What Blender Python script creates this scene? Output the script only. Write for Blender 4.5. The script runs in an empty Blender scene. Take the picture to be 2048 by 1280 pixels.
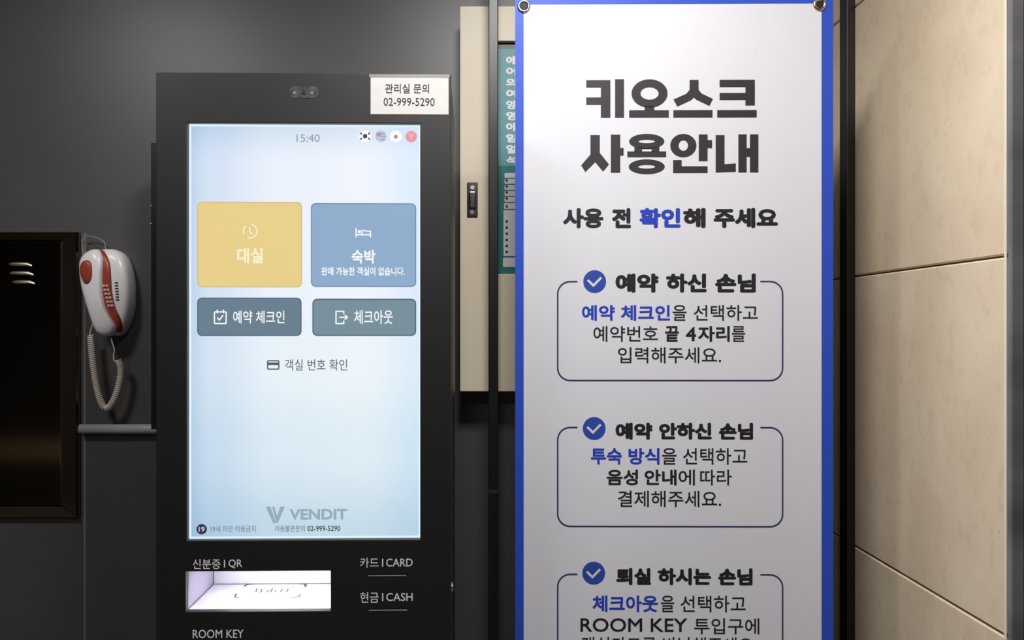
import bpy, bmesh, math, random
from mathutils import Vector, Matrix
random.seed(4)
S = bpy.context.scene
COL = S.collection
F = 1600.0            # focal length in pixels of the 2048 px wide frame
VX, VY = 974.0, 653.0 # principal point
ZC = 1.25             # camera height

# ---------------------------------------------------------------- camera
cam_d = bpy.data.cameras.new('camera'); cam = bpy.data.objects.new('camera', cam_d); COL.objects.link(cam)
cam.location = (0, 0, ZC); cam.rotation_euler = (math.pi/2, 0, 0)
cam_d.sensor_width = 36; cam_d.lens = 36*F/2048
cam_d.shift_x = (1024-VX)/2048; cam_d.shift_y = (VY-640)/2048
cam_d.clip_start = 0.01
S.camera = cam
# ---------------------------------------------------------------- world and exposure
w = bpy.data.worlds.new('world'); S.world = w; w.use_nodes = True
w.node_tree.nodes['Background'].inputs[0].default_value = (1, .95, .9, 1)
w.node_tree.nodes['Background'].inputs[1].default_value = 0.02
S.view_settings.view_transform = 'Standard'; S.view_settings.look = 'None'
S.view_settings.exposure = 0.0; S.view_settings.gamma = 1.0; S.view_settings.use_curve_mapping = False
CEIL = 2.42
# ceiling lamps (position, size, watts, colour); their housings are built further down
LAMPS = [((0.08, 0.72, CEIL-0.035), 0.46, 24.5, (1.0, .975, .945)),
         ((-0.20, -0.95, CEIL-0.035), 0.42, 12.0, (1.0, .97, .94)),
         ((-1.20, 0.62, CEIL-0.035), 0.42, 12.0, (1.0, .97, .94))]
for i, (p, s, wt, c) in enumerate(LAMPS):
    ld = bpy.data.lights.new('ceiling_lamp_light', 'AREA'); ld.shape = 'DISK'; ld.size = s*.86
    ld.energy = wt; ld.color = c
    lo = bpy.data.objects.new('ceiling_lamp_light', ld); lo.location = p; COL.objects.link(lo)

# ---------------------------------------------------------------- helpers
def P(px, py, D, dy=0.0):
    return Vector(((px-VX)*D/F, D+dy, ZC-(py-VY)*D/F))
def X(px, D): return (px-VX)*D/F
def Z(py, D): return ZC-(py-VY)*D/F

MATS = {}
def mat(name, col, rough=.5, metal=0.0, emit=None, spec=.5, noise=None, bump=None, coat=0, aniso=None):
    """noise=(scale, second colour, detail); bump=(scale, strength, distance)"""
    if name in MATS: return MATS[name]
    m = bpy.data.materials.new(name); m.use_nodes = True
    nt = m.node_tree; b = nt.nodes['Principled BSDF']
    c = tuple(col)+(1,)
    b.inputs['Base Color'].default_value = c
    b.inputs['Roughness'].default_value = rough; b.inputs['Metallic'].default_value = metal
    b.inputs['Specular IOR Level'].default_value = spec
    b.inputs['Coat Weight'].default_value = coat
    tc = nt.nodes.new('ShaderNodeTexCoord')
    if noise:
        n = nt.nodes.new('ShaderNodeTexNoise'); n.inputs['Scale'].default_value = noise[0]
        n.inputs['Detail'].default_value = noise[2] if len(noise) > 2 else 4
        nt.links.new(tc.outputs['Object'], n.inputs['Vector'])
        r = nt.nodes.new('ShaderNodeValToRGB')
        r.color_ramp.elements[0].position = .35; r.color_ramp.elements[1].position = .68
        r.color_ramp.elements[0].color = c; r.color_ramp.elements[1].color = tuple(noise[1])+(1,)
        nt.links.new(n.outputs['Fac'], r.inputs['Fac']); nt.links.new(r.outputs['Color'], b.inputs['Base Color'])
    if bump:
        n = nt.nodes.new('ShaderNodeTexNoise'); n.inputs['Scale'].default_value = bump[0]; n.inputs['Detail'].default_value = 3
        nt.links.new(tc.outputs['Object'], n.inputs['Vector'])
        k = nt.nodes.new('ShaderNodeBump'); k.inputs['Strength'].default_value = bump[1]; k.inputs['Distance'].default_value = bump[2]
        nt.links.new(n.outputs['Fac'], k.inputs['Height']); nt.links.new(k.outputs['Normal'], b.inputs['Normal'])
    if emit is not None:
        b.inputs['Base Color'].default_value = (0, 0, 0, 1)
        b.inputs['Emission Color'].default_value = tuple(emit)+(1,); b.inputs['Emission Strength'].default_value = 1.0
    MATS[name] = m
    return m
def srgb(r, g, b):
    f = lambda v: (v/255/12.92) if v/255 <= .04045 else ((v/255+.055)/1.055)**2.4
    return (f(r), f(g), f(b))

def link(name, me, parent=None, loc=None):
    o = bpy.data.objects.new(name, me); COL.objects.link(o)
    if parent: o.parent = parent
    if loc is not None: o.location = loc
    return o
def empty(name, loc=(0, 0, 0)):
    o = bpy.data.objects.new(name, None); COL.objects.link(o); o.location = loc; o.empty_display_size = .1
    return o
def tag(o, label=None, cat=None, group=None, kind=None):
    if label: o['label'] = label
    if cat: o['category'] = cat
    if group: o['group'] = group
    if kind: o['kind'] = kind
    return o
def finish(name, bm, m, parent=None, smooth=False, off=None):
    """off: world position of the parent, subtracted so that meshes may be written in world coordinates"""
    if off is not None: bmesh.ops.translate(bm, verts=bm.verts, vec=-Vector(off))
    bmesh.ops.recalc_face_normals(bm, faces=bm.faces)
    me = bpy.data.meshes.new(name); bm.to_mesh(me); bm.free()
    for x in (m if isinstance(m, (list, tuple)) else [m]): me.materials.append(x)
    if smooth:
        for p in me.polygons: p.use_smooth = True
    return link(name, me, parent)
def box(bm, x0, x1, y0, y1, z0, z1, bev=0, seg=2):
    r = bmesh.ops.create_cube(bm, size=1.0)
    vs = r['verts']
    for v in vs:
        v.co = Vector((x0 if v.co.x < 0 else x1, y0 if v.co.y < 0 else y1, z0 if v.co.z < 0 else z1))
    if bev:
        es = list({e for v in vs for e in v.link_edges})
        bmesh.ops.bevel(bm, geom=es, offset=bev, segments=seg, affect='EDGES', profile=.5)
    return bm
def tube(bm, pts, r, n=8, cap=True):
    pts = [Vector(p) for p in pts]; rings = []
    up = Vector((0, 1, 0)); prev = None
    for i, p in enumerate(pts):
        t = (pts[min(i+1, len(pts)-1)]-pts[max(i-1, 0)]).normalized()
        a = prev if prev else (up if abs(t.dot(up)) < .9 else Vector((1, 0, 0)))
        a = (a-t*a.dot(t)).normalized(); prev = a; b = t.cross(a)
        rr = r[i] if isinstance(r, (list, tuple)) else r
        rings.append([bm.verts.new(p+(a*math.cos(2*math.pi*k/n)+b*math.sin(2*math.pi*k/n))*rr) for k in range(n)])
    for A, B in zip(rings, rings[1:]):
        for k in range(n): bm.faces.new((A[k], A[(k+1) % n], B[(k+1) % n], B[k]))
    if cap: bm.faces.new(rings[0]); bm.faces.new(rings[-1])
def catmull(pts, n=6, closed=False):
    out = []; N = len(pts); pts = [Vector(p) for p in pts]
    rng = range(N if closed else N-1)
    for i in rng:
        g = (lambda k: pts[k % N]) if closed else (lambda k: pts[max(0, min(N-1, k))])
        p0, p1, p2, p3 = g(i-1), g(i), g(i+1), g(i+2)
        for k in range(n):
            t = k/n
            out.append(.5*((2*p1)+(-p0+p2)*t+(2*p0-5*p1+4*p2-p3)*t*t+(-p0+3*p1-3*p2+p3)*t*t*t))
    if not closed: out.append(pts[-1])
    return out
def polyfill(bm, pts):
    """one flat polygon, points are 3-D"""
    vs = [bm.verts.new(p) for p in pts]
    f = bm.faces.new(vs); f.normal_update(); bmesh.ops.triangulate(bm, faces=[f])

# ---------- flat print: geometry in picture-plane units, mapped to a plane at distance D
class Print:
    def __init__(self, D, lift): self.D = D; self.lift = lift; self.bm = bmesh.new()
    def v(self, x, y): return P(x, y, self.D, -self.lift)
    def poly(self, pts): polyfill(self.bm, [self.v(*p) for p in pts]); return self
    def rect(self, x0, y0, x1, y1): return self.poly([(x0, y0), (x1, y0), (x1, y1), (x0, y1)])
    def rrect_pts(self, x0, y0, x1, y1, r, n=6):
        out = []
        for cx, cy, a0 in ((x1-r, y0+r, -90), (x1-r, y1-r, 0), (x0+r, y1-r, 90), (x0+r, y0+r, 180)):
            for k in range(n+1):
                a = math.radians(a0+90*k/n); out.append((cx+r*math.cos(a), cy+r*math.sin(a)))
        return out
    def rrect(self, x0, y0, x1, y1, r): return self.poly(self.rrect_pts(x0, y0, x1, y1, r))
    def ellipse(self, cx, cy, rx, ry, n=32):
        return self.poly([(cx+rx*math.cos(2*math.pi*k/n), cy+ry*math.sin(2*math.pi*k/n)) for k in range(n)])
    def ring(self, cx, cy, rx, ry, ix, iy, n=40, a0=0, a1=360):
        A = []; B = []; full = (a1-a0) >= 360
        m = n if full else n+1
        for k in range(m):
            a = math.radians(a0+(a1-a0)*k/n)
            A.append(self.bm.verts.new(self.v(cx+rx*math.cos(a), cy+ry*math.sin(a))))
            B.append(self.bm.verts.new(self.v(cx+ix*math.cos(a), cy+iy*math.sin(a))))
        for k in range(n):
            j = (k+1) % m
            self.bm.faces.new((A[k], A[j], B[j], B[k]))
        return self
    def line(self, pts, w, closed=False):
        n = len(pts); L = []; R = []
        for i in range(n):
            p = Vector(pts[i]); a = Vector(pts[(i-1) % n]) if (closed or i) else p; b = Vector(pts[(i+1) % n]) if (closed or i < n-1) else p
            d1 = (p-a).normalized() if (p-a).length > 1e-6 else None; d2 = (b-p).normalized() if (b-p).length > 1e-6 else None
            d1 = d1 or d2; d2 = d2 or d1
            n1 = Vector((-d1.y, d1.x)); n2 = Vector((-d2.y, d2.x)); m = (n1+n2)
            m = m.normalized() if m.length > 1e-6 else n1
            s = w/2/max(.35, m.dot(n1))
            L.append(self.bm.verts.new(self.v(*(p+m*s)))); R.append(self.bm.verts.new(self.v(*(p-m*s))))
        for i in range(n if closed else n-1):
            j = (i+1) % n; self.bm.faces.new((L[i], L[j], R[j], R[i]))
        return self
    def text(self, s, x0, y0, x1, y1, weight=0.0):
        cu = bpy.data.curves.new('t', 'FONT'); cu.body = s; cu.size = 1; cu.resolution_u = 3; cu.fill_mode = 'BOTH'
        o = bpy.data.objects.new('t', cu); COL.objects.link(o)
        dg = bpy.context.evaluated_depsgraph_get(); dg.update()
        me = bpy.data.meshes.new_from_object(o.evaluated_get(dg))
        bpy.data.objects.remove(o); bpy.data.curves.remove(cu)
        xs = [v.co.x for v in me.vertices]; ys = [v.co.y for v in me.vertices]
        if not xs: return self
        # heavier strokes: the glyph is stamped again around its outline by the extra stroke weight
        k = weight; q = k*.707
        st = [(0, 0)] if k < .004 else ([(0, 0), (k, 0), (-k, 0), (0, k), (0, -k), (q, q), (q, -q), (-q, q), (-q, -q)])
        if k < .004: k = 0
        a, b, c, d = min(xs)-k, max(xs)+k, min(ys)-k, max(ys)+k
        for si, (dx, dy) in enumerate(st):
            lf = Vector((0, -si*1.2e-5, 0))
            vs = [self.bm.verts.new(lf+self.v(x0+(v.co.x+dx-a)/(b-a)*(x1-x0), y1-(v.co.y+dy-c)/max(1e-6, d-c)*(y1-y0))) for v in me.vertices]
            for p in me.polygons:
                try: self.bm.faces.new([vs[i] for i in p.vertices])
                except ValueError: pass
        bpy.data.meshes.remove(me)
        return self
    def done(self, name, m, parent, off):
        # faces look at the room (-Y)
        for f in self.bm.faces:
            f.normal_update()
            if f.normal.y > 0: f.normal_flip()
        bmesh.ops.translate(self.bm, verts=self.bm.verts, vec=-Vector(off))
        me = bpy.data.meshes.new(name); self.bm.to_mesh(me); self.bm.free(); me.materials.append(m)
        return link(name, me, parent)

# ================================================================ materials
M_wall = mat('grey_painted_panel', (.068, .067, .069), .42, 0.0, spec=.8, noise=(3, (.078, .076, .079), 5), bump=(180, .05, .0006))
M_gap = mat('dark_gap', (.01, .01, .01), .8)
M_dark = mat('dark_room_paint', (.07, .058, .045), .7, noise=(5, (.085, .07, .055)))
M_floor = mat('floor_tile_dark', (.08, .072, .065), .35, noise=(6, (.11, .095, .08)))
M_ceil = mat('ceiling_paint', (.60, .59, .57), .8, noise=(8, (.62, .61, .59)))
M_black = mat('satin_black_metal', (.012, .012, .013), .32, spec=.5, bump=(260, .04, .0004))
M_post = mat('black_post_paint', (.006, .006, .007), .38, spec=.6, bump=(200, .04, .0004))
M_kiosk = mat('kiosk_black_glass', (.004, .004, .005), .45, spec=.75, noise=(30, (.004, .004, .005)))
M_side = mat('kiosk_side_metal', (.035, .035, .037), .42, noise=(20, (.04, .04, .042)))
M_cream = mat('cream_enamel', srgb(222, 210, 188), .42, noise=(4, srgb(228, 217, 196)), bump=(120, .04, .0005))
M_chrome = mat('dark_chrome', (.25, .25, .27), .18, 1.0)
M_silver = mat('bright_chrome', (.75, .74, .73), .2, 1.0)
M_mirror = mat('black_stainless', (.26, .225, .18), .09, 1.0, bump=(5, .02, .002))
M_mirror_edge = mat('black_stainless_edge', (.22, .20, .17), .22, 1.0)
M_lip = mat('louvre_steel_lit', (.8, .72, .6), .38, 1.0)  # brighter copy of the box steel: light on the louvre tops as colour
M_white = mat('white_abs_plastic', (.78, .76, .78), .3, noise=(10, (.8, .78, .8)))
M_red = mat('brick_red_plastic', (.30, .045, .025), .35)
M_key = mat('pink_keys', (.7, .45, .42), .4)
M_slit = mat('black_slit', (.01, .01, .01), .6)
M_cord = mat('beige_cord', (.74, .67, .61), .45)
M_wire = mat('grey_wire', (.3, .28, .26), .45)
M_pipe = mat('grey_pvc', (.40, .40, .41), .4, noise=(14, (.43, .43, .44)))
M_wood = mat('warm_wood', (.85, .62, .40), .5, noise=(9, (.9, .68, .45)))

# travertine
def travertine():
    m = bpy.data.materials.new('travertine'); m.use_nodes = True; nt = m.node_tree; b = nt.nodes['Principled BSDF']
    N = lambda t: nt.nodes.new(t)
    geo = N('ShaderNodeNewGeometry'); oi = N('ShaderNodeObjectInfo')
    n1 = N('ShaderNodeTexNoise'); n1.inputs['Scale'].default_value = 5; n1.inputs['Detail'].default_value = 7; n1.inputs['Distortion'].default_value = .6
    mp = N('ShaderNodeMapping'); mp.inputs['Scale'].default_value = (1, 1, .7)
    ad = N('ShaderNodeVectorMath'); ad.operation = 'ADD'
    nt.links.new(geo.outputs['Position'], ad.inputs[0]); nt.links.new(oi.outputs['Random'], ad.inputs[1])
    nt.links.new(ad.outputs[0], mp.inputs['Vector']); nt.links.new(mp.outputs[0], n1.inputs['Vector'])
    r = N('ShaderNodeValToRGB'); e = r.color_ramp.elements
    e[0].position = .3; e[0].color = (*srgb(234, 211, 184), 1); e[1].position = .72; e[1].color = (*srgb(249, 232, 205), 1)
    k = e.new(.5); k.color = (*srgb(240, 220, 193), 1)
    nt.links.new(n1.outputs['Fac'], r.inputs['Fac'])
    n2 = N('ShaderNodeTexNoise'); n2.inputs['Scale'].default_value = 45; n2.inputs['Detail'].default_value = 4
    nt.links.new(mp.outputs[0], n2.inputs['Vector'])
    r2 = N('ShaderNodeValToRGB'); r2.color_ramp.elements[0].position = .36; r2.color_ramp.elements[1].position = .45
    r2.color_ramp.elements[0].color = (.88, .85, .82, 1); r2.color_ramp.elements[1].color = (1, 1, 1, 1)
    nt.links.new(n2.outputs['Fac'], r2.inputs['Fac'])
    v = N('ShaderNodeTexVoronoi'); v.inputs['Scale'].default_value = 34; nt.links.new(mp.outputs[0], v.inputs['Vector'])
    r3 = N('ShaderNodeValToRGB'); r3.color_ramp.elements[0].position = .04; r3.color_ramp.elements[1].position = .09
    r3.color_ramp.elements[0].color = (.78, .72, .66, 1); r3.color_ramp.elements[1].color = (1, 1, 1, 1)
    nt.links.new(v.outputs['Distance'], r3.inputs['Fac'])
    m1 = N('ShaderNodeMix'); m1.data_type = 'RGBA'; m1.blend_type = 'MULTIPLY'; m1.inputs[0].default_value = .45
    nt.links.new(r.outputs[0], m1.inputs[6]); nt.links.new(r2.outputs[0], m1.inputs[7])
    m2 = N('ShaderNodeMix'); m2.data_type = 'RGBA'; m2.blend_type = 'MULTIPLY'; m2.inputs[0].default_value = .7
    nt.links.new(m1.outputs[2], m2.inputs[6]); nt.links.new(r3.outputs[0], m2.inputs[7])
    nt.links.new(m2.outputs[2], b.inputs['Base Color']); b.inputs['Roughness'].default_value = .55
    bp = N('ShaderNodeBump'); bp.inputs['Strength'].default_value = .25; bp.inputs['Distance'].default_value = .001
    nt.links.new(n2.outputs['Fac'], bp.inputs['Height']); nt.links.new(bp.outputs[0], b.inputs['Normal'])
    return m
M_trav = travertine()
M_grout = mat('tile_joint', (.12, .095, .07), .9)

# ================================================================ room shell
WY = 1.95            # face of the grey wall
RX = 0.818           # face of the tiled wall
TE = 1.262           # near end of the tiled wall
LX, NY = -3.75, -2.0 # left wall, wall behind the camera
def struct(o): o['kind'] = 'structure'; return o
bm = bmesh.new(); box(bm, LX-.1, 1.1, NY-.1, WY+.15, -.1, 0)
struct(finish('floor', bm, M_floor))
bm = bmesh.new(); box(bm, LX-.1, 1.1, NY-.1, WY+.15, CEIL, CEIL+.1)
struct(finish('ceiling', bm, M_ceil))
bm = bmesh.new(); box(bm, LX-.1, LX, NY-.1, WY+.15, 0, CEIL)
struct(finish('wall_left', bm, M_dark))
bm = bmesh.new(); box(bm, LX, 1.1, NY-.1, NY, 0, CEIL)
wf = struct(finish('wall_front', bm, M_dark))
# wooden rail on the wall behind the camera (it shows as the warm band in the black cabinet)
bm = bmesh.new(); box(bm, LX+.02, .2, NY, NY+.04, .28, .42, .004)
struct(finish('trim_1', bm, M_wood))
# grey wall: carrier and sheet panels with narrow reveals
bm = bmesh.new(); box(bm, LX, RX+.1, WY+.006, WY+.15, 0, CEIL)
wb = struct(finish('wall_back', bm, M_gap))
seam = X(166, WY)
xs = [LX, X(990, WY), RX+.0]
for a, b in zip(xs, xs[1:]):
    bm = bmesh.new(); box(bm, a+.0012, b-.0012, WY, WY+.006, 0.0, CEIL, .001, 1)
    finish('wall_panel', bm, M_wall, wb)
# tiled side wall
bm = bmesh.new(); box(bm, RX+.006, RX+.1, TE, WY+.006, 0, CEIL)
wr = struct(finish('wall_right', bm, M_grout))
D0 = RX*F/(1710-VX)
zj = ZC-(553-VY)*D0/F
T = .6; g = .0035
k0 = -math.ceil(zj/T)
rows = [zj+k*T for k in range(k0, 4)]
for z0 in rows:
    a, b = max(z0+g/2, 0.001), min(z0+T-g/2, CEIL-.001)
    if b-a < .02: continue
    bm = bmesh.new(); box(bm, RX, RX+.0078, TE, WY, a, b, .0026, 1)
    finish('tile', bm, M_trav, wr)
bm = bmesh.new(); box(bm, RX-.0015, RX+.0018, TE-.0015, TE+.002, 0, CEIL, .0006, 1)
struct(finish('trim_3', bm, mat('pale_edge_strip', srgb(250, 240, 225), .35)))
bm = bmesh.new(); box(bm, seam+.0015, seam+.008, WY-.0016, WY+.001, 0, Z(466, WY), .0008, 1)  # lighter strip: highlight along the wall edge put into its colour
struct(finish('wall_edge_highlight', bm, mat('edge_highlight_grey', (.16, .155, .155), .4, noise=(6, (.18, .175, .175)))))
# metal jamb closing the tiled wall, dark door beyond
M_jamb = mat('jamb_steel_reflections', (.30, .30, .33), .38, .45, noise=(9, (.16, .16, .18)))
_nt = M_jamb.node_tree; _mp = _nt.nodes.new('ShaderNodeMapping'); _mp.inputs['Scale'].default_value = (.02, .02, 1)  # stretched bands: reflections in the steel put into its base colour
_n = [x for x in _nt.nodes if x.type == 'TEX_NOISE'][0]; _tc = [x for x in _nt.nodes if x.type == 'TEX_COORD'][0]
_nt.links.new(_tc.outputs['Object'], _mp.inputs['Vector']); _nt.links.new(_mp.outputs[0], _n.inputs['Vector'])
bm = bmesh.new(); box(bm, RX+.002, RX+.0215, TE-.012, TE-.002, 0, CEIL, .0015)
struct(finish('trim_2', bm, M_jamb))
bm = bmesh.new(); box(bm, RX+.0225, RX+.10, NY, TE-.004, 0, CEIL)
struct(finish('door_1', bm, mat('dark_door_steel', (.02, .017, .017), .35, noise=(12, (.026, .02, .02)))))

# ================================================================ kiosk
KD = 1.37
KO = P(608, 653, KD); KO.z = 0
kiosk = empty('kiosk', KO)
tag(kiosk, 'black self check-in kiosk with lit portrait touchscreen beside the blue-edged banner', 'kiosk')
kx0, kx1 = X(314, KD), X(902, KD)
kzt = Z(146, KD); kzb = .52
# front panel with openings: screen, scanner tray, two slots
holes = [(X(375, KD), X(840, KD), Z(1080, KD), Z(246, KD)),
         (X(373, KD), X(661, KD), Z(1222, KD), Z(1142, KD)),
         (X(735, KD), X(812, KD), Z(1153, KD), Z(1149, KD)),
         (X(737, KD), X(814, KD), Z(1222, KD), Z(1218, KD)),
         (X(387, KD), X(490, KD), Z(1300, KD), Z(1294, KD))]
def panel_with_holes(bm, x0, x1, z0, z1, y0, y1, holes):
    gx = sorted({x0, x1, *[h[0] for h in holes], *[h[1] for h in holes]})
    gz = sorted({z0, z1, *[h[2] for h in holes], *[h[3] for h in holes]})
    inh = lambda x, z: any(h[0] < x < h[1] and h[2] < z < h[3] for h in holes)
    V = {}
    def v(i, j, y):
        k = (i, j, y)
        if k not in V: V[k] = bm.verts.new((gx[i], y, gz[j]))
        return V[k]
    nx, nz = len(gx)-1, len(gz)-1
    solid = lambda i, j: 0 <= i < nx and 0 <= j < nz and not inh((gx[i]+gx[i+1])/2, (gz[j]+gz[j+1])/2)
    for i in range(nx):
        for j in range(nz):
            if not solid(i, j): continue
            for y in (y0, y1): bm.faces.new((v(i, j, y), v(i+1, j, y), v(i+1, j+1, y), v(i, j+1, y)))
            if not solid(i-1, j): bm.faces.new((v(i, j, y0), v(i, j, y1), v(i, j+1, y1), v(i, j+1, y0)))
            if not solid(i+1, j): bm.faces.new((v(i+1, j, y0), v(i+1, j, y1), v(i+1, j+1, y1), v(i+1, j+1, y0)))
            if not solid(i, j-1): bm.faces.new((v(i, j, y0), v(i, j, y1), v(i+1, j, y1), v(i+1, j, y0)))
            if not solid(i, j+1): bm.faces.new((v(i, j+1, y0), v(i, j+1, y1), v(i+1, j+1, y1), v(i+1, j+1, y0)))
bm = bmesh.new(); panel_with_holes(bm, kx0, kx1, kzb, kzt, KD, KD+.012, holes)
fp = finish('front_panel', bm, M_kiosk, kiosk, off=KO)
bv = fp.modifiers.new('bevel', 'BEVEL'); bv.width = .0012; bv.segments = 2; bv.limit_method = 'ANGLE'
# casing: open-fronted shell
KB = 1.735
bm = bmesh.new(); t = .003; ins = .0015
box(bm, kx0+ins, kx0+ins+t, KD+.0125, KB, kzb+ins, kzt-ins)
box(bm, kx1-ins-t, kx1-ins, KD+.0125, KB, kzb+ins, kzt-ins)
box(bm, kx0+ins, kx1-ins, KD+.0125, KB, kzt-ins-t, kzt-ins)
box(bm, kx0+ins, kx1-ins, KD+.0125, KB, kzb+ins, kzb+ins+t)
box(bm, kx0+ins, kx1-ins, KB-t, KB, kzb+ins, kzt-ins)
finish('casing', bm, M_side, kiosk, off=KO)
# pedestal and foot (below the frame)
bm = bmesh.new(); box(bm, KO.x-.15, KO.x+.15, KD+.06, KB-.06, .015, kzb, .004); finish('pedestal', bm, M_side, kiosk, off=KO)
bm = bmesh.new(); box(bm, KO.x-.24, KO.x+.24, KD, KB, 0, .014, .003); finish('base_plate', bm, M_side, kiosk, off=KO)
# wider mounting box between casing and wall
MBF = 1.80
bm = bmesh.new(); box(bm, KO.x-.15, KO.x+.15, KB, MBF, .9, 1.5); finish('mounting_neck', bm, M_black, kiosk, off=KO)
bm = bmesh.new(); box(bm, X(311, MBF), X(860, MBF), MBF, WY-.001, Z(858, MBF), Z(287, MBF), .002)
mb = finish('mounting_box', bm, M_black, kiosk, off=KO)
for py in (412, 448):
    bm = bmesh.new(); p = P(311, py, MBF)
    tube(bm, [(p.x-.0012, MBF+.006, p.z), (p.x+.001, MBF+.006, p.z)], .0025, 10); finish('screw', bm, M_silver, mb, off=KO)
# lock on the casing's right edge
bm = bmesh.new(); tube(bm, [(kx1-.001, KD+.02, Z(1183, KD)), (kx1+.003, KD+.02, Z(1183, KD))], .0085, 16)
finish('key_lock', bm, M_silver, kiosk, off=KO)
# sensor bar with lens
bm = bmesh.new(); pr = Print(KD, .0006); pr.rrect(579, 173, 637, 196, 10)
sb = pr.done('sensor_window', mat('sensor_window', (.10, .10, .10), .3, noise=(90, (.03, .03, .03))), kiosk, KO)
bm = bmesh.new(); p = P(608, 184, KD)
tube(bm, [(p.x, KD-.0007, p.z), (p.x, KD-.0016, p.z)], .0042, 20); finish('lens', bm, M_slit, sb, off=KO)
for px, r_ in ((589, .0028), (624, .0028)):
    bm = bmesh.new(); p = P(px, 186, KD); tube(bm, [(p.x, KD-.0006, p.z), (p.x, KD-.0012, p.z)], r_, 16)
    finish('sensor_led', bm, mat('sensor_led', (.22, .22, .22), .2), sb, off=KO)
# taped label
bm = bmesh.new(); box(bm, X(741, KD), X(897, KD), KD-.0008, KD-.0001, Z(228, KD), Z(154, KD))
lb = finish('paper_label', bm, mat('label_paper', (.62, .61, .60), .6, noise=(60, (.66, .65, .64))), kiosk, off=KO)
lb['label'] = 'white paper label with a telephone number'
bm = bmesh.new(); box(bm, X(738, KD), X(899, KD), KD-.0011, KD-.0001, Z(154, KD), Z(148, KD))
finish('clear_tape', bm, mat('tape', (.25, .25, .25), .25), kiosk, off=KO)
M_ink = mat('black_ink', (.012, .012, .013), .5)
Print(KD, .0012).text('관리실 문의', 770, 167, 858, 186, .008).text('02-999-5290', 767, 195, 869, 211, .0).done('lettering', M_ink, lb, KO)

# ---- touchscreen
def screen_mat():
    m = bpy.data.materials.new('lit_screen'); m.use_nodes = True; nt = m.node_tree; b = nt.nodes['Principled BSDF']
    b.inputs['Base Color'].default_value = (.01, .01, .01, 1); b.inputs['Roughness'].default_value = .2
    tc = nt.nodes.new('ShaderNodeTexCoord'); sp = nt.nodes.new('ShaderNodeSeparateXYZ'); nt.links.new(tc.outputs['Generated'], sp.inputs[0])
    def ramp(els, src):
        r = nt.nodes.new('ShaderNodeValToRGB'); r.color_ramp.interpolation = 'EASE'
        e = r.color_ramp.elements
        e[0].position = els[0][0]; e[0].color = (*srgb(*els[0][1]), 1); e[1].position = els[-1][0]; e[1].color = (*srgb(*els[-1][1]), 1)
        for p_, c_ in els[1:-1]:
            k = e.new(p_); k.color = (*srgb(*c_), 1)
        nt.links.new(src, r.inputs['Fac']); return r
    rz = ramp([(0, (196, 218, 232)), (.22, (222, 236, 244)), (.42, (236, 244, 249)), (.7, (240, 244, 252)), (.9, (238, 243, 252)), (1, (216, 228, 242))], sp.outputs['Z'])
    rx = ramp([(0, (205, 222, 240)), (.10, (228, 237, 248)), (.38, (250, 252, 254)), (.75, (255, 255, 255)), (1, (236, 246, 254))], sp.outputs['X'])
    mx = nt.nodes.new('ShaderNodeMix'); mx.data_type = 'RGBA'; mx.blend_type = 'MULTIPLY'; mx.inputs[0].default_value = 1
    nt.links.new(rz.outputs[0], mx.inputs[6]); nt.links.new(rx.outputs[0], mx.inputs[7])
    nt.links.new(mx.outputs[2], b.inputs['Emission Color']); b.inputs['Emission Strength'].default_value = 1.0
    return m
bm = bmesh.new(); h = holes[0]; box(bm, h[0]-.003, h[1]+.003, KD+.0125, KD+.03, h[2]-.003, h[3]+.003)
SD = KD+.0125
for v in bm.verts: pass
screen = finish('touchscreen', bm, screen_mat(), kiosk, off=KO)
screen['label'] = 'lit portrait touchscreen with yellow, blue and grey buttons'
def SP(l=.0004): return Print(KD, -.0125+l)   # picture-plane units at the panel face, laid on the screen
def em(name, c): return mat('lit_'+name, (0, 0, 0), .3, emit=srgb(*c))
E_yel = em('yellow', (232, 208, 140)); E_blu = em('blue', (144, 172, 204)); E_gr1 = em('slate', (106, 128, 144)); E_gr2 = em('slate_pale', (120, 144, 156))
E_wht = em('white', (246, 248, 250)); E_dk = em('dark_text', (88, 96, 106)); E_time = em('time', (150, 166, 182)); E_logo = em('logo', (150, 173, 188))
E_ink = em('ink', (48, 56, 72)); E_rim = em('rim', (226, 243, 255)); E_fade = em('soft_text', (110, 128, 142))
E_cream = em('cream_text', (250, 240, 208))
r = SP(.0002); r.rect(375, 246, 379, 1080).rect(836, 246, 840, 1080).rect(379, 246, 836, 250).rect(379, 1076, 836, 1080)
r.done('screen_rim', E_rim, screen, KO)
for nm, m_, a, lab in (('button', E_yel, (391, 402, 601, 574), 'yellow on-screen button'), ('button', E_blu, (619, 404, 831, 573), 'blue on-screen button'),
                  ('button', E_gr1, (391, 595, 600, 672), 'slate on-screen button at left'), ('button', E_gr2, (622, 597, 831, 672), 'pale slate on-screen button at right')):
    r = SP(.0004); r.rrect(*a, 9); o = r.done(nm, m_, screen, KO); o['label'] = lab
# thin darker outlines of the buttons
E_yo = em('yellow_edge', (212, 192, 134)); E_bo = em('blue_edge', (114, 143, 178)); E_go = em('slate_edge', (84, 104, 122))
for m_, a in ((E_yo, (391, 402, 601, 574)), (E_bo, (619, 404, 831, 573)), (E_go, (391, 595, 600, 672)), (E_go, (622, 597, 831, 672))):
    r = SP(.0006); r.line(r.rrect_pts(a[0]+1, a[1]+1, a[2]-1, a[3]-1, 9), 2.4, closed=True); r.done('button_outline', m_, screen, KO)
r = SP(.0008); r.text('15:40', 590, 265, 637, 281, .008); r.done('clock_digits', E_time, screen, KO)
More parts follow.
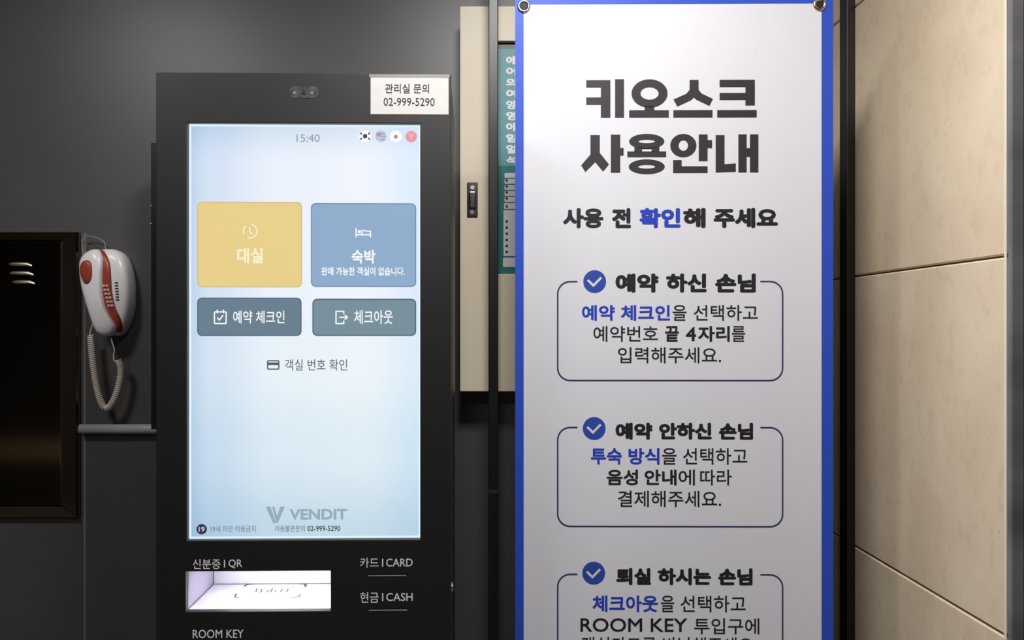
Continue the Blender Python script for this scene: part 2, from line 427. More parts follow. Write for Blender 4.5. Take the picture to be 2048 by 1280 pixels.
# flags
for fx in (728, 790): r = SP(.0006); r.ellipse(fx, 269, 12, 12); r.done('flag_disc', E_wht, screen, KO)
r = SP(.0008); r.ellipse(728, 268.5, 4.5, 4.5)
for dx in (-1, 1):
    for dy in (-1, 1): r.line([(728+dx*6.5, 268.5+dy*3.5), (728+dx*9.5, 268.5+dy*7)], 3)
r.done('flag_mark', E_ink, screen, KO)
r = SP(.0006); r.ellipse(760, 269, 11.5, 11.5); r.done('flag_disc', em('lilac', (196, 192, 214)), screen, KO)
r = SP(.0008)
for k in range(3): r.line([(761, 263+k*6), (770-abs(k-1)*2, 263+k*6)], 2.2)
r.rect(751, 261, 760, 269); r.done('flag_mark', em('flag_blue', (150, 150, 190)), screen, KO)
r = SP(.0008); r.ellipse(790, 269.5, 4, 4); r.done('flag_mark', em('flag_red', (176, 130, 150)), screen, KO)
r = SP(.0006); r.ellipse(821, 269, 11.5, 11.5); r.done('flag_disc', em('flag_pink', (232, 142, 156)), screen, KO)
r = SP(.0008); r.line([(816, 263), (821, 270), (826, 263)], 2.2); r.line([(821, 270), (821, 275)], 2.2); r.done('flag_mark', em('flag_pale', (240, 190, 190)), screen, KO)
# yellow button: clock icon and text
r = SP(.0008); r.ring(497, 461, 15, 15, 12.5, 12.5, a0=-80, a1=110); r.ring(497, 461, 15, 15, 12.5, 12.5, a0=150, a1=235); r.line([(496, 453), (496, 462), (502, 467)], 2.6)
r.done('clock_icon', E_cream, screen, KO)
r = SP(.0008); r.text('대실', 471, 494, 523, 526, .03); r.done('lettering', E_cream, screen, KO)
# blue button
r = SP(.0008); r.line([(710, 454), (710, 473)], 2.6); r.line([(710, 467.5), (739, 467.5)], 2.8); r.line([(739, 473), (739, 461), (722, 459), (722, 467)], 2.4); r.ellipse(716.5, 461.5, 3.4, 3.4, 12)
r.done('bed_icon', E_wht, screen, KO)
r = SP(.0008); r.text('숙박', 701, 498, 749, 526, .03); r.done('lettering', E_wht, screen, KO); r = SP(.0008); r.text('판매 가능한 객실이 없습니다.', 640, 533, 808, 550, .022); r.done('lettering', E_wht, screen, KO)
# check-in button
r = SP(.0008); r.line(r.rrect_pts(425.5, 623.5, 449, 647, 2), 2.6, closed=True); r.line([(431, 619), (431, 626)], 2.6); r.line([(443.5, 619), (443.5, 626)], 2.6); r.line([(431, 635), (435.5, 640), (443, 630)], 2.6)
r.done('calendar_icon', E_wht, screen, KO)
r = SP(.0008); r.text('예약 체크인', 463, 621, 566, 647, .012); r.done('lettering', E_wht, screen, KO)
# check-out button
r = SP(.0008); r.line([(685, 628), (685, 622.5), (669.5, 622.5), (669.5, 647), (685, 647), (685, 641)], 2.6); r.line([(676, 634.5), (692, 634.5)], 2.6); r.line([(687, 629.5), (692.5, 634.5), (687, 639.5)], 2.6)
r.done('exit_icon', E_wht, screen, KO)
r = SP(.0008); r.text('체크아웃', 706, 620, 784, 648, .012); r.done('lettering', E_wht, screen, KO)
# room number row
r = SP(.0008); r.line(r.rrect_pts(532, 722, 554.5, 739, 2), 2.6, closed=True); r.rect(532, 725.5, 554.5, 731); r.done('card_icon', E_dk, screen, KO)
r = SP(.0008); r.text('객실 번호 확인', 567, 719, 692, 742, .004); r.done('lettering', E_dk, screen, KO)
# maker's mark
r = SP(.0008)
r.poly([(528, 1016), (538, 1016), (549, 1049), (543, 1049)]); r.poly([(541, 1016), (545.5, 1016), (552, 1037), (549, 1047)])
r.poly([(567, 1016), (557.5, 1016), (547, 1049), (552.5, 1049)]); r.text('VENDIT', 576, 1021, 692, 1043, .035)
r.done('maker_mark', E_logo, screen, KO)
r = SP(.0008); r.ellipse(400, 1061, 10.5, 10.5); r.done('age_badge', E_ink, screen, KO)
r = SP(.001); r.text('19', 394, 1056, 406, 1066, .02); r.done('lettering', em('badge_text', (190, 205, 216)), screen, KO)
r = SP(.0008); r.text('19세 미만 이용금지', 418, 1054, 508, 1067, .008); r.done('lettering', E_fade, screen, KO); r = SP(.0008); r.text('이용불편문의', 547, 1054, 607, 1067, .01); r.done('lettering', E_fade, screen, KO)
r = SP(.0008); r.text('02-999-5290', 612, 1055, 678, 1066, .014); r.done('lettering', E_ink, screen, KO)

# ---- panel lettering
M_lett = mat('white_panel_print', (.75, .75, .75), .5)
r = Print(KD, .0003); r.text('신분증', 387, 1117, 442, 1137, .004); r.line([(450, 1119), (450, 1134)], 2.4); r.text('QR', 458, 1118, 485, 1136, .006); r.done('lettering', M_lett, fp, KO)
r = Print(KD, .0003); r.text('카드', 720, 1116, 757, 1136, .004); r.line([(765, 1118), (765, 1134)], 2.4); r.text('CARD', 772, 1118, 825, 1134, .006); r.done('lettering', M_lett, fp, KO)
r = Print(KD, .0003); r.text('현금', 720, 1185, 757, 1206, .004); r.line([(765, 1187), (765, 1203)], 2.4); r.text('CASH', 772, 1187, 825, 1203, .006); r.done('lettering', M_lett, fp, KO)
r = Print(KD, .0003); r.text('ROOM KEY', 387, 1258, 488, 1275, .006); r.done('lettering', M_lett, fp, KO)
# slot lips
for (a, b, y) in ((735, 812, 1152), (737, 814, 1221)):
    bm = bmesh.new(); box(bm, X(a, KD), X(b, KD), KD-.001, KD+.011, Z(y+1.2, KD), Z(y-.2, KD), .0004, 1)
    finish('card_slot' if a == 735 else 'cash_slot', bm, mat('slot_lip', (.12, .12, .125), .3, noise=(50, (.13, .13, .135))), kiosk, off=KO)

# ---- scanner tray (a lit recess one can look down into)
M_tray = mat('tray_white', (.80, .79, .82), .5, noise=(20, (.82, .81, .84)))
tx0, tx1, tz0, tz1 = holes[1]; TB = KD+.145
bm = bmesh.new(); t = .002
box(bm, tx1, tx1+t, KD+.0125, TB, tz0-t, tz1+t)
box(bm, tx0, tx1, KD+.0125, TB, tz0-t, tz0); box(bm, tx0, tx1, TB, TB+t, tz0-t, tz1+t)
tray = finish('scanner_tray', bm, M_tray, kiosk, off=KO)
tray['label'] = 'lit white scanner tray'
M_tray_shade = mat('tray_side_shade', srgb(176, 170, 192), .5)  # shade on the tray's left side put into its colour
bm = bmesh.new(); box(bm, tx0-t, tx0, KD+.0125, TB, tz0-t, tz1+t); finish('tray_side', bm, M_tray_shade, tray, off=KO)
bm = bmesh.new(); tube(bm, [(tx0+.0008, KD+.014, tz0+.0008), (tx0+.0008, TB-.001, tz0+.0008), (tx0+.0008, TB-.001, tz1-.001)], .0008, 6)
tube(bm, [(tx0+.002, TB-.0006, tz0+.0006), (tx1, TB-.0006, tz0+.0006)], .0006, 6); finish('tray_seam', bm, mat('tray_seam_grey', (.10, .10, .12), .5), tray, off=KO)
bm = bmesh.new(); box(bm, tx0, tx1, KD+.0125, TB, tz1, tz1+t); finish('tray_roof', bm, M_tray, tray, off=KO)
bm = bmesh.new(); box(bm, tx0+.05, tx1-.02, KD+.02, KD+.09, tz1-.0015, tz1-.0002)
finish('tray_lamp', bm, mat('tray_lamp', (0, 0, 0), .5, emit=(7, 6.8, 7.3)), tray, off=KO)
# prints on the tray floor: scan corners and a line of small text, lying flat
def floor_pt(px, py):
    D = (ZC-(tz0+.0004))*F/(py-VY); return Vector((X(px, D), D, tz0+.0004))
bm = bmesh.new()
def fstroke(pts, w):
    for a, b in zip(pts, pts[1:]):
        a3, b3 = floor_pt(*a), floor_pt(*b); d = (b3-a3).normalized(); n = Vector((-d.y, d.x, 0))*w/2
        vs = [bm.verts.new(q) for q in (a3-n, b3-n, b3+n, a3+n)]; bm.faces.new(vs)
fstroke([(491, 1172), (498, 1168), (512, 1167)], .005); fstroke([(600, 1167), (614, 1168), (613, 1174)], .005)
fstroke([(475, 1186), (472, 1193), (480, 1195)], .004); fstroke([(602, 1188), (600, 1193), (582, 1195)], .004)
for k, px in enumerate((514, 519, 525, 536, 543, 552, 563, 570, 575)): fstroke([(px, 1184), (px+(3, 5, 1, 4, 5, 2, 4, 1, 4)[k], (1176, 1183, 1177, 1179, 1176, 1180, 1177, 1183, 1177)[k])], .003)
for k in range(26): 
    if k % 6 != 4: fstroke([(438+k*7, 1208+(k % 2)), (442+k*7, 1208-(k % 3))], .0012)
finish('floor_print', bm, mat('tray_print', (.12, .12, .14), .6), tray, off=KO)['kind'] = 'stuff'
kiosk.rotation_euler = (0, 0, math.radians(1.0))

# ================================================================ banner
BD = 1.513
BO = P(1348, 653, BD); BO.z = 0
banner = empty('banner', BO)
tag(banner, 'tall white instruction banner with blue border, black Korean lettering and two top eyelets', 'banner')
bx0, bx1 = X(1030.5, BD), X(1665, BD); bzt = Z(-9, BD); bzb = bzt-1.8
M_vinyl = mat('white_banner_vinyl', (.77, .77, .84), .42, noise=(6, (.78, .78, .85)), bump=(5, .05, .004))
M_bblue = mat('blue_banner_print', srgb(40, 78, 196), .5, noise=(40, srgb(44, 82, 202)), bump=(900, .2, .0006))
bm = bmesh.new(); n = 24
ed = {}
for i in range(n+1):
    for j in range(3):
        x = bx0+(bx1-bx0)*i/n
        y = BD
        for s in (0, 1): ed[i, j, s] = bm.verts.new((x, y+.0006*s, bzb+(bzt-bzb)*j/2))
for i in range(n):
    for j in range(2):
        for s in (0, 1): bm.faces.new([ed[i, j, s], ed[i+1, j, s], ed[i+1, j+1, s], ed[i, j+1, s]])
for i in range(n):
    for j in (0, 2): bm.faces.new([ed[i, j, 0], ed[i+1, j, 0], ed[i+1, j, 1], ed[i, j, 1]])
for j in range(2):
    for i in (0, n): bm.faces.new([ed[i, j, 0], ed[i, j+1, 0], ed[i, j+1, 1], ed[i, j, 1]])
sheet = finish('sheet', bm, M_vinyl, banner, off=BO)
BP = lambda l=.0004: Print(BD, l)
ybot = (ZC-bzb)*F/BD+VY
ytop = -9
r = BP(.0003)
r.rect(1030.5, ytop, 1047.5, ybot); r.rect(1642, ytop, 1665, ybot); r.rect(1047.5, ytop, 1642, 8); r.rect(1047.5, ybot-17, 1642, ybot)
o = r.done('blue_border', M_bblue, sheet, BO)
M_bk = mat('banner_black_ink', (.016, .014, .016), .5); M_bi = mat('banner_blue_ink', srgb(36, 66, 190), .5); M_line = mat('banner_navy_line', srgb(52, 52, 98), .5)
M_title = mat('banner_title_ink', (.030, .026, .028), .5)
# title, drawn letter by letter
def C(x, y): return (1100+x/3.556, 120+y/3.556)
r = BP()
def RC(x0, x1, y0, y1): r.rect(*C(x0, y0), *C(x1, y1))
def PG(*p): r.poly([C(*q) for q in p])
def RG(cx, cy, rx, ry, ix, iy):
    c = C(cx, cy); k = 3.556; r.ring(c[0], c[1], rx/k, ry/k, ix/k, iy/k, 48)
PG((258, 142), (430, 142), (430, 410), (362, 410), (362, 318), (258, 318), (258, 265), (362, 265), (362, 195), (258, 195)); RC(463, 527, 136, 410)
RG(708, 238, 128, 101, 64, 44); RC(673, 742, 325, 362); RC(563, 845, 357, 410)
PG((992, 142), (1056, 142), (1056, 212), (1076, 238), (1158, 278), (1133, 328), (1042, 284), (1023, 268), (1004, 286), (905, 332), (878, 281), (970, 240), (992, 212)); RC(877, 1155, 357, 410)
PG((1205, 142), (1455, 142), (1455, 325), (1388, 325), (1388, 286), (1205, 286), (1205, 235), (1388, 235), (1388, 194), (1205, 194)); RC(1188, 1468, 357, 410)
PG((288, 533), (355, 533), (355, 660), (420, 742), (378, 793), (322, 726), (252, 796), (222, 748), (288, 672)); RC(433, 500, 530, 801); RC(500, 524, 625, 680)
RG(688, 579, 125, 54, 58, 12); RC(600, 655, 618, 655); RC(722, 778, 618, 655); RC(655, 722, 626, 633); RC(550, 826, 650, 691); RG(688, 759, 128, 53, 60, 13)
RG(948, 609, 93, 83, 33, 37); RC(1057, 1120, 530, 720); RC(1120, 1152, 570, 628); PG((875, 712), (936, 712), (936, 756), (1120, 756), (1120, 804), (875, 804))
PG((1177, 535), (1240, 535), (1240, 742), (1320, 736), (1320, 796), (1177, 801)); RC(1338, 1397, 530, 801); RC(1420, 1480, 530, 801); RC(1397, 1420, 628, 690)
r.done('title_lettering', M_title, sheet, BO)
def line_of(items, y0, y1):
    for s, x0, x1, wgt, m_ in items:
        r = BP(); r.text(s, x0, y0, x1, y1, wgt); r.done('lettering', m_, sheet, BO)
HV, BL, RGW = .050, .028, .008
line_of([('사용', 1126, 1207, HV, M_bk), ('전', 1224, 1262, HV, M_bk), ('확인', 1279, 1361, HV, M_bi), ('해', 1366, 1411, HV, M_bk), ('주세요', 1427, 1555, HV, M_bk)], 416, 456)
line_of([('예약', 1231, 1317, HV, M_bk), ('하신', 1332, 1413, HV, M_bk), ('손님', 1430, 1511, HV, M_bk)], 547, 585)
line_of([('예약', 1164, 1230, BL, M_bi), ('체크인', 1242, 1340, BL, M_bi), ('을', 1345, 1373, RGW, M_bk), ('선택하고', 1387, 1515, RGW, M_bk)], 610, 641.5)
line_of([('예약번호', 1187, 1316, RGW, M_bk), ('끝', 1330, 1358, BL, M_bk), ('자리', 1396, 1459, BL, M_bk), ('를', 1463, 1490, RGW, M_bk)], 652, 683.5)
r = BP(); r.text('4', 1371, 654, 1392, 682, .02); r.done('lettering', M_bk, sheet, BO)
line_of([('입력해주세요.', 1236, 1442, RGW, M_bk)], 694.5, 726.5)
line_of([('예약', 1231, 1305, HV, M_bk), ('안하신', 1318, 1423, HV, M_bk), ('손님', 1437.5, 1505.5, HV, M_bk)], 845.5, 879)
line_of([('투숙', 1182, 1244, BL, M_bi), ('방식', 1257, 1319, BL, M_bi), ('을', 1324, 1353, RGW, M_bk), ('선택하고', 1366, 1494, RGW, M_bk)], 896, 929)
line_of([('음성', 1213.5, 1276, BL, M_bk), ('안내', 1289, 1353, BL, M_bk), ('에', 1357, 1389.5, RGW, M_bk), ('따라', 1400, 1463, RGW, M_bk)], 939, 970.5)
line_of([('결제해주세요.', 1236, 1442, RGW, M_bk)], 981.5, 1014)
line_of([('퇴실', 1232.5, 1302, HV, M_bk), ('하시는', 1315.5, 1422, HV, M_bk), ('손님', 1436, 1504.5, HV, M_bk)], 1136, 1170)
line_of([('체크아웃', 1185, 1316, BL, M_bi), ('을', 1321.5, 1348.5, RGW, M_bk), ('선택하고', 1361, 1491, RGW, M_bk)], 1191, 1224)
line_of([('투입구에', 1388, 1518, RGW, M_bk)], 1236, 1268)
line_of([('ROOM KEY', 1161, 1374, .012, M_bk)], 1236.5, 1264)
line_of([('객실카드를', 1163, 1312, RGW, M_bk), ('반납해주세요.', 1326, 1512, RGW, M_bk)], 1274, 1306)
# framed boxes and tick badges
for cy, top, bot in ((563, 563, 761), (857, 855, 1053), (1146.5, 1149, 1347)):
    r = BP(); a, b, R = 1115.5, 1564.5, 25
    pts = [(1155, top), (a+R, top)]
    pts += [(a+R-R*math.sin(t_), top+R-R*math.cos(t_)) for t_ in [math.pi/2*k/8 for k in range(1, 9)]]
    pts += [(a, bot-R)]+[(a+R-R*math.cos(t_), bot-R+R*math.sin(t_)) for t_ in [math.pi/2*k/8 for k in range(1, 9)]]
    pts += [(b-R, bot)]+[(b-R+R*math.sin(t_), bot-R+R*math.cos(t_)) for t_ in [math.pi/2*k/8 for k in range(1, 9)]]
    pts += [(b, top+R)]+[(b-R+R*math.cos(t_), top+R-R*math.sin(t_)) for t_ in [math.pi/2*k/8 for k in range(1, 9)]]
    pts += [(1520, top)]
    r.line(pts, 3.0); r.done('box_outline', M_line, sheet, BO)
    cx = {563: 1189.5, 857: 1188.5}.get(cy, 1187.5)
    r = BP(); r.ellipse(cx, cy, 22.8, 22.8, 40); r.done('tick_badge', mat('badge_blue', srgb(44, 76, 172), .5), sheet, BO)
    r = BP(.0007); r.line([(cx-14, cy-3), (cx-2.5, cy+8), (cx+13, cy-8)], 4.6); r.done('tick', mat('tick_white', (.75, .75, .8), .5), sheet, BO)
# eyelets
def eyelet(px, py, m_):
    bm = bmesh.new(); p = P(px, py, BD); n = 28; prof = [(.0125, 0), (.0122, -.0018), (.0105, -.003), (.0085, -.0028), (.0068, -.0012), (.0064, .0012)]
    rings = [[bm.verts.new((p.x+a*math.cos(2*math.pi*k/n), BD-.0004+y, p.z+a*math.sin(2*math.pi*k/n))) for k in range(n)] for a, y in prof]
    for A, B in zip(rings, rings[1:]):
        for k in range(n): bm.faces.new((A[k], A[(k+1) % n], B[(k+1) % n], B[k]))
    e = finish('eyelet', bm, m_, banner, True, off=BO)
    bm = bmesh.new(); tube(bm, [(p.x, BD-.0006, p.z), (p.x, BD-.0016, p.z)], .0066, 20); finish('stand_tip', bm, M_slit, e, off=BO)
eyelet(1048, 12, M_silver); eyelet(1638, 10, mat('brass_eyelet', (.72, .62, .40), .25, 1.0))
# X-stand behind the sheet
hub = Vector(((bx0+bx1)/2, BD+.035, bzb+.75))
M_rod = mat('grey_stand_rod', (.2, .2, .2), .4)
bm = bmesh.new(); box(bm, hub.x-.02, hub.x+.02, hub.y-.012, hub.y+.012, hub.z-.035, hub.z+.035, .004); finish('stand_hub', bm, M_rod, banner, off=BO)
for tx, tz in ((X(1048, BD), Z(12, BD)), (X(1638, BD), Z(10, BD)), (bx0+.02, bzb+.02), (bx1-.02, bzb+.02)):
    bm = bmesh.new(); tube(bm, [hub, hub.lerp(Vector((tx, BD+.012, tz)), .5)+Vector((0, .006, 0)), (tx, BD+.010, tz), (tx, BD+.0012, tz)], .004, 10); finish('stand_arm', bm, M_rod, banner, off=BO)
for sx in (-.22, .22):
    bm = bmesh.new(); tube(bm, [hub+Vector((0, .014, -.02)), (hub.x+sx, hub.y+.10, .012)], .005, 10); finish('stand_leg', bm, M_rod, banner, off=BO)
banner.rotation_euler = (0, 0, math.radians(-.5))

# ================================================================ electrical cabinet with teal notice
ED = 1.865
EO = P(920, 783, ED); EO.y = WY
ex0 = X(920, ED); ex1 = ex0+.52; ez1 = Z(12, ED); ez0 = Z(783, ED)
cab = empty('electrical_cabinet', EO)
tag(cab, 'cream metal wall cabinet with small latch and teal notice, half hidden behind the banner', 'cabinet')
bm = bmesh.new(); box(bm, ex0+.004, ex1-.004, ED+.0145, WY-.0005, ez0+.004, ez1-.004, .001, 1); finish('cabinet_body', bm, M_cream, cab, off=EO)
wx0, wx1 = X(992.5, ED), X(992.5, ED)+.30; wz1, wz0 = Z(82, ED), Z(548, ED)
bm = bmesh.new(); panel_with_holes(bm, ex0, ex1, ez0, ez1, ED, ED+.014, [(wx0, wx1, wz0, wz1)])
door = finish('cabinet_door', bm, M_cream, cab, off=EO)
bv = door.modifiers.new('bevel', 'BEVEL'); bv.width = .0015; bv.segments = 2; bv.limit_method = 'ANGLE'
NDp = ED+.0125
bm = bmesh.new(); box(bm, wx0+.0005, wx1-.0005, NDp, NDp+.0015, wz0+.0005, wz1-.0005)
notice = finish('notice_board', bm, mat('notice_dark_teal', srgb(18, 112, 116), .45, noise=(60, srgb(22, 118, 120))), cab, off=EO)
notice['label'] = 'teal notice with a column of white lettering'
# on the notice: shadow of the window's top lip painted dark, paler upper field
r = Print(NDp, .0004); r.rect(993, 76, 1240, 98); r.done('notice_lip_shadow', mat('notice_lip_shadow', (.006, .02, .03), .4), notice, EO)
r = Print(NDp, .0004); r.rect(993, 98, 1240, 332); r.done('notice_field', mat('notice_pale_teal', srgb(84, 146, 158), .45, noise=(60, srgb(90, 152, 162))), notice, EO)
M_nw = mat('notice_white', (.85, .87, .88), .5)
for k, ch in enumerate(['에', '어', '의', '여', '앙', '영', '아', '임', '얼', '석']):
    y = 112+k*22.2; r = Print(NDp, .0008); r.text(ch, 1012, y, 1034, y+18, .05); r.done('lettering', M_nw, notice, EO)
r = Print(NDp, .0008)
for q in [(1009, 346+k*12, 1060, 356+k*12) for k in range(5)]+[(1008, 406.5, 1060, 418), (1007, 420.5, 1060, 512), (1006, 515.5, 1060, 534)]:
    r = Print(NDp, .0008); r.rrect(*q, 2); r.done('notice_table', mat('notice_table_paper', (.62, .63, .66), .5, noise=(300, (.75, .76, .78))), notice, EO)
r = Print(NDp, .0012)
for y in (361, 373, 385, 397, 413, 443, 455.5, 467.5, 480, 492, 504): r.ellipse(1013.5, y, 2.6, 2.8, 12)
r.done('notice_dots', M_ink, notice, EO)['kind'] = 'stuff'
# latch
bm = bmesh.new(); box(bm, X(934, ED), X(955.5, ED), ED-.003, ED+.001, Z(435, ED), Z(365, ED), .002); lt = finish('latch', bm, mat('latch_surround', (.10, .085, .09), .25, 1.0), cab, off=EO)
bm = bmesh.new(); box(bm, X(938, ED), X(952, ED), ED-.008, ED-.002, Z(418, ED), Z(383, ED), .003, 3); finish('latch_lever', bm, M_chrome, lt, off=EO)
bm = bmesh.new(); p = P(945, 376, ED); tube(bm, [(p.x, ED-.001, p.z), (p.x, ED-.006, p.z)], .005, 16); finish('latch_pin', bm, M_silver, lt, off=EO); bm = bmesh.new(); p = P(944, 425, ED); tube(bm, [(p.x, ED-.001, p.z), (p.x, ED-.006, p.z)], .0055, 16); finish('latch_pin', bm, M_silver, lt, off=EO)

# ================================================================ posts
PD = 1.78
pw0, pw1 = X(977, PD), X(996.5, PD)
po = Vector(((pw0+pw1)/2, PD+.011, 0))
post = empty('steel_post', po)
tag(post, 'slim black steel post in front of the cream cabinet, left of the banner', 'post')
zj_ = Z(982, PD)
bm = bmesh.new(); box(bm, po.x-.0108, po.x+.0108, po.y-.0108, po.y+.0108, 0, zj_-.001, .002); finish('lower_section', bm, M_post, post, off=po)
bm = bmesh.new(); box(bm, po.x-.0108, po.x+.0108, po.y-.0108, po.y+.0108, zj_+.001, CEIL, .002); finish('upper_section', bm, M_post, post, off=po)
bm = bmesh.new(); box(bm, po.x-.0112, po.x+.0112, po.y-.0112, po.y+.0112, zj_-.002, zj_+.002, .0005, 1); finish('joint_ring', bm, mat('joint_steel', (.12, .12, .12), .3, 1.0), post, off=po)
# flat bar by the tiles
rx1 = RX-.001
ro = Vector((rx1-.009, 1.79, 0))
bm = bmesh.new(); box(bm, rx1-.0185, rx1, 1.775, 1.812, 0, CEIL-.001, .0012)
bar = finish('steel_post', bm, M_post, off=ro); bar.location = ro
tag(bar, 'black rectangular steel post against the beige stone tiles, right of the banner', 'post')

# ================================================================ black steel cabinet
CO = P(-140, 1032, 1.93); CO.y = WY
fire = empty('wall_box', CO)
tag(fire, 'glossy black steel wall box with three louvres at the left edge', 'wall box')
cx0, cx1 = X(-330, WY), X(162, WY); cz1, cz0 = Z(465, WY), Z(1032, WY)
fw = .030; yo, yi = WY-.014, WY-.030
def ring4(x0, x1, z0, z1, y): return [Vector((x0, y, z0)), Vector((x1, y, z0)), Vector((x1, y, z1)), Vector((x0, y, z1))]
bm = bmesh.new()
Rs = [ring4(cx0, cx1, cz0, cz1, WY-.0002), ring4(cx0, cx1, cz0, cz1, yo), ring4(cx0+.003, cx1-.003, cz0+.003, cz1-.003, yo-.003),
      ring4(cx0+fw, cx1-fw, cz0+fw, cz1-fw*.7, yi), ring4(cx0+fw+.001, cx1-fw-.001, cz0+fw+.001, cz1-fw*.7-.001, WY-.004)]
Rv = [[bm.verts.new(v) for v in R_] for R_ in Rs]
for A, B in zip(Rv, Rv[1:]):
    for k in range(4): bm.faces.new((A[k], A[(k+1) % 4], B[(k+1) % 4], B[k]))
finish('box_frame', bm, M_mirror, fire, off=CO)
bm = bmesh.new(); box(bm, cx0+fw+.004, cx1-fw-.004, WY-.028, WY-.004, cz0+fw+.004, cz1-fw*.7-.004, .0015)
dr = finish('box_door', bm, M_mirror, fire, off=CO)
bm = bmesh.new(); a = cx1-fw; tube(bm, [(a-.0015, WY-.0285, cz0+fw+.004), (a-.0015, WY-.0285, cz1-fw*.7-.004)], .0016, 8)
finish('door_edge', bm, M_mirror_edge, fire, off=CO)
bm = bmesh.new(); tube(bm, [(cx1-fw, yi-.0004, cz0+fw), (cx1-.001, yo-.0032, cz0+.001)], .0009, 6)
finish('mitre_seam', bm, M_mirror_edge, fire, off=CO)
CF = WY-.028
for (a, b, y) in ((18, 64, 529), (19, 67, 547), (24, 70, 565)):
    bm = bmesh.new(); n = 14; A = []
    for i in range(n+1):
        t_ = i/n; x = X(a, CF)+(X(b, CF)-X(a, CF))*t_; e = math.sin(math.pi*min(1, max(0, t_)))**.35
        sag = -.0035*max(0, t_-.8)/.2
        z = Z(y, CF)+sag
        A.append([bm.verts.new((x, CF-.0002-d*e, z+h_*(.35+.65*e))) for d, h_ in ((0, .006), (.003, .005), (.0062, 0), (.005, -.003), (0, -.0034))])
    for p_, q_ in zip(A, A[1:]):
        for k in range(4): bm.faces.new((p_[k], p_[k+1], q_[k+1], q_[k]))
    finish('louvre', bm, M_lip, dr, True, off=CO)

# ================================================================ wall phone
HD = 1.90
HO = P(211, 595, HD); HO.y = WY
phone = empty('wall_telephone', HO)
tag(phone, 'white wall telephone with red keypad strip, handset on its cradle beside the black box', 'telephone')
def hp(pts): return [(x/2.56, 400+y/2.56) for x, y in pts]
def puff(name, out, y_back, y_front, m_, parent, edge=.35, dome=.25, n=5):
    """closed outline (pixels at HD) swept from the back plane to a domed front"""
    pts = catmull([Vector((X(x, HD), 0, Z(y, HD))) for x, y in hp(out)], n, True)
    c = sum(pts, Vector())/len(pts); bm = bmesh.new(); H = y_back-y_front
    prof = [(.92, 0), (.99, .12), (1, .4), (.99, .62), (.96, .78), (.89, .90), (.74, .965), (.45, .99), (.2, 1.0)]
    rings = [[bm.verts.new((c.x+(p.x-c.x)*s, y_back-H*d, c.z+(p.z-c.z)*(s*.55+.45 if False else s))) for p in pts] for s, d in prof]
    for A, B in zip(rings, rings[1:]):
        for k in range(len(pts)): bm.faces.new((A[k], A[(k+1) % len(pts)], B[(k+1) % len(pts)], B[k]))
    bm.faces.new(rings[0]); bm.faces.new(rings[-1])
    return finish(name, bm, m_, parent, True, off=HO)
base = puff('cradle', [(452, 285), (490, 254), (555, 247), (606, 270), (636, 318), (652, 385), (660, 470), (655, 560), (638, 630), (608, 682), (572, 694), (520, 640), (480, 520), (450, 400)], WY-.001, WY-.058, M_white, phone)
strip = puff('keypad_strip', [(505, 262), (530, 258), (552, 280), (572, 325), (579, 400), (584, 470), (600, 550), (624, 612), (622, 655), (600, 680), (570, 640), (545, 560), (530, 450), (520, 340)], WY-.02, WY-.066, M_red, phone)
hs = puff('handset', [(423, 310), (446, 272), (490, 252), (524, 266), (543, 310), (541, 400), (543, 480), (556, 550), (588, 610), (607, 650), (590, 684), (556, 698), (522, 690), (502, 664), (478, 600), (452, 515), (432, 440), (422, 370)], WY-.03, WY-.078, M_white, phone)
puff('ear_cap', [(440, 345), (455, 318), (478, 312), (496, 328), (502, 370), (498, 410), (484, 432), (466, 432), (450, 405), (441, 375)], WY-.064, WY-.0835, M_red, hs)
# keys in two columns along the strip
for k in range(6):
    x = 556+k*5.2; y = 442+k*20
    for dx in (-7, 9):
        bm = bmesh.new(); p = P((x+dx)/2.56, 400+y/2.56, HD); box(bm, p.x-.0028, p.x+.0028, WY-.0695, WY-.06, p.z-.0032, p.z+.0032, .001, 1)
        finish('key', bm, M_key, strip, off=HO)
for k in range(7):
    x = 604+.9*k; y = 425+k*14.5
    bm = bmesh.new(); p = P(x/2.56, 400+y/2.56, HD); box(bm, p.x-.0035, p.x+.0035, WY-.0585, WY-.045, p.z-.0016, p.z+.0016)
    finish('speaker_slit', bm, M_slit, base, off=HO)
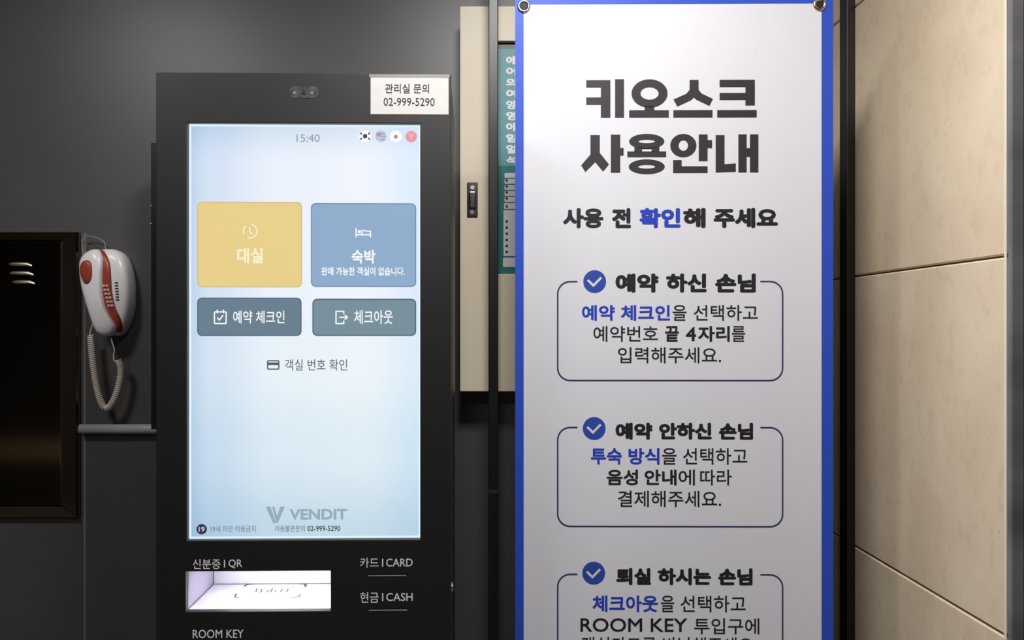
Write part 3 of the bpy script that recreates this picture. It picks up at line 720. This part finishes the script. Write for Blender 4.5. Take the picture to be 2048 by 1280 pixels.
# cords
bm = bmesh.new()
path = [(188, 636), (185, 650), (181, 662), (180, 670)]
tube(bm, catmull([P(x, y, HD) for x, y in path], 5), .0016, 6)
cp = catmull([P(x, y, HD+.005) for x, y in [(181, 670), (183, 700), (188, 742), (195, 782), (204, 808), (213, 817), (224, 806), (235, 780), (241, 752), (241, 733), (236, 721)]], 12)
L = [0]
for a, b in zip(cp, cp[1:]): L.append(L[-1]+(b-a).length)
turns = int(L[-1]/.0046); N_ = turns*9; pts = []
for i in range(N_+1):
    s = L[-1]*i/N_; k = max(j for j in range(len(L)) if L[j] <= s+1e-9); k = min(k, len(cp)-2)
    f_ = (s-L[k])/max(1e-9, L[k+1]-L[k]); p = cp[k].lerp(cp[k+1], f_); t_ = (cp[k+1]-cp[k]).normalized()
    a = Vector((0, 1, 0)); b = t_.cross(a).normalized(); ph = 2*math.pi*turns*i/N_
    pts.append(p+(a*math.cos(ph)+b*math.sin(ph))*.0062)
tube(bm, pts, .0019, 6)
tube(bm, catmull([P(x, y, HD) for x, y in [(236, 721), (229, 722), (227, 712), (229, 700), (226, 690), (222, 676)]], 5), .0016, 6)
finish('coiled_cord', bm, M_cord, phone, True, off=HO)
bm = bmesh.new(); tube(bm, catmull([P(x, y, HD+.03) for x, y in [(167, 545), (166, 505), (164, 482), (170, 473), (184, 473), (199, 478), (209, 486), (211, 500)]], 6), .0013, 6)
finish('line_cord', bm, M_wire, phone, True, off=HO)

# ================================================================ conduit
CD = WY-.0135
c0, c1 = P(161, 858, CD), P(420, 858, CD)
bm = bmesh.new(); tube(bm, [c0, c1], .0118, 24)
pipe = finish('conduit', bm, M_pipe, off=c0); pipe.location = c0
for f in pipe.data.polygons: f.use_smooth = len(f.vertices) == 4
tag(pipe, 'grey plastic conduit running along the wall between black box and kiosk', 'pipe')

# ================================================================ ceiling lamps
for i, (p, s, wt, c) in enumerate(LAMPS):
    o = Vector(p); o.z = CEIL
    lm = empty('ceiling_lamp', o)
    tag(lm, ('round white ceiling lamp over the banner', 'round white ceiling lamp behind the viewer', 'round white ceiling lamp above the wall telephone')[i], 'lamp')
    bm = bmesh.new(); n = 40
    prof = [(s*.5, 0), (s*.5, -.03), (s*.49, -.034), (s*.45, -.034), (s*.44, -.03), (s*.44, -.006)]
    R_ = [[bm.verts.new((o.x+a*math.cos(2*math.pi*k/n), o.y+a*math.sin(2*math.pi*k/n), o.z+h_)) for k in range(n)] for a, h_ in prof]
    for A, B in zip(R_, R_[1:]):
        for k in range(n): bm.faces.new((A[k], A[(k+1) % n], B[(k+1) % n], B[k]))
    finish('lamp_ring', bm, mat('lamp_white', (.7, .7, .7), .5), lm, True, off=o)
    bm = bmesh.new(); tube(bm, [(o.x, o.y, o.z-.004), (o.x, o.y, o.z-.012)], s*.435, 40); finish('diffuser', bm, mat('lamp_diffuser', (0, 0, 0), .5, emit=(4, 3.8, 3.6)), lm, off=o)
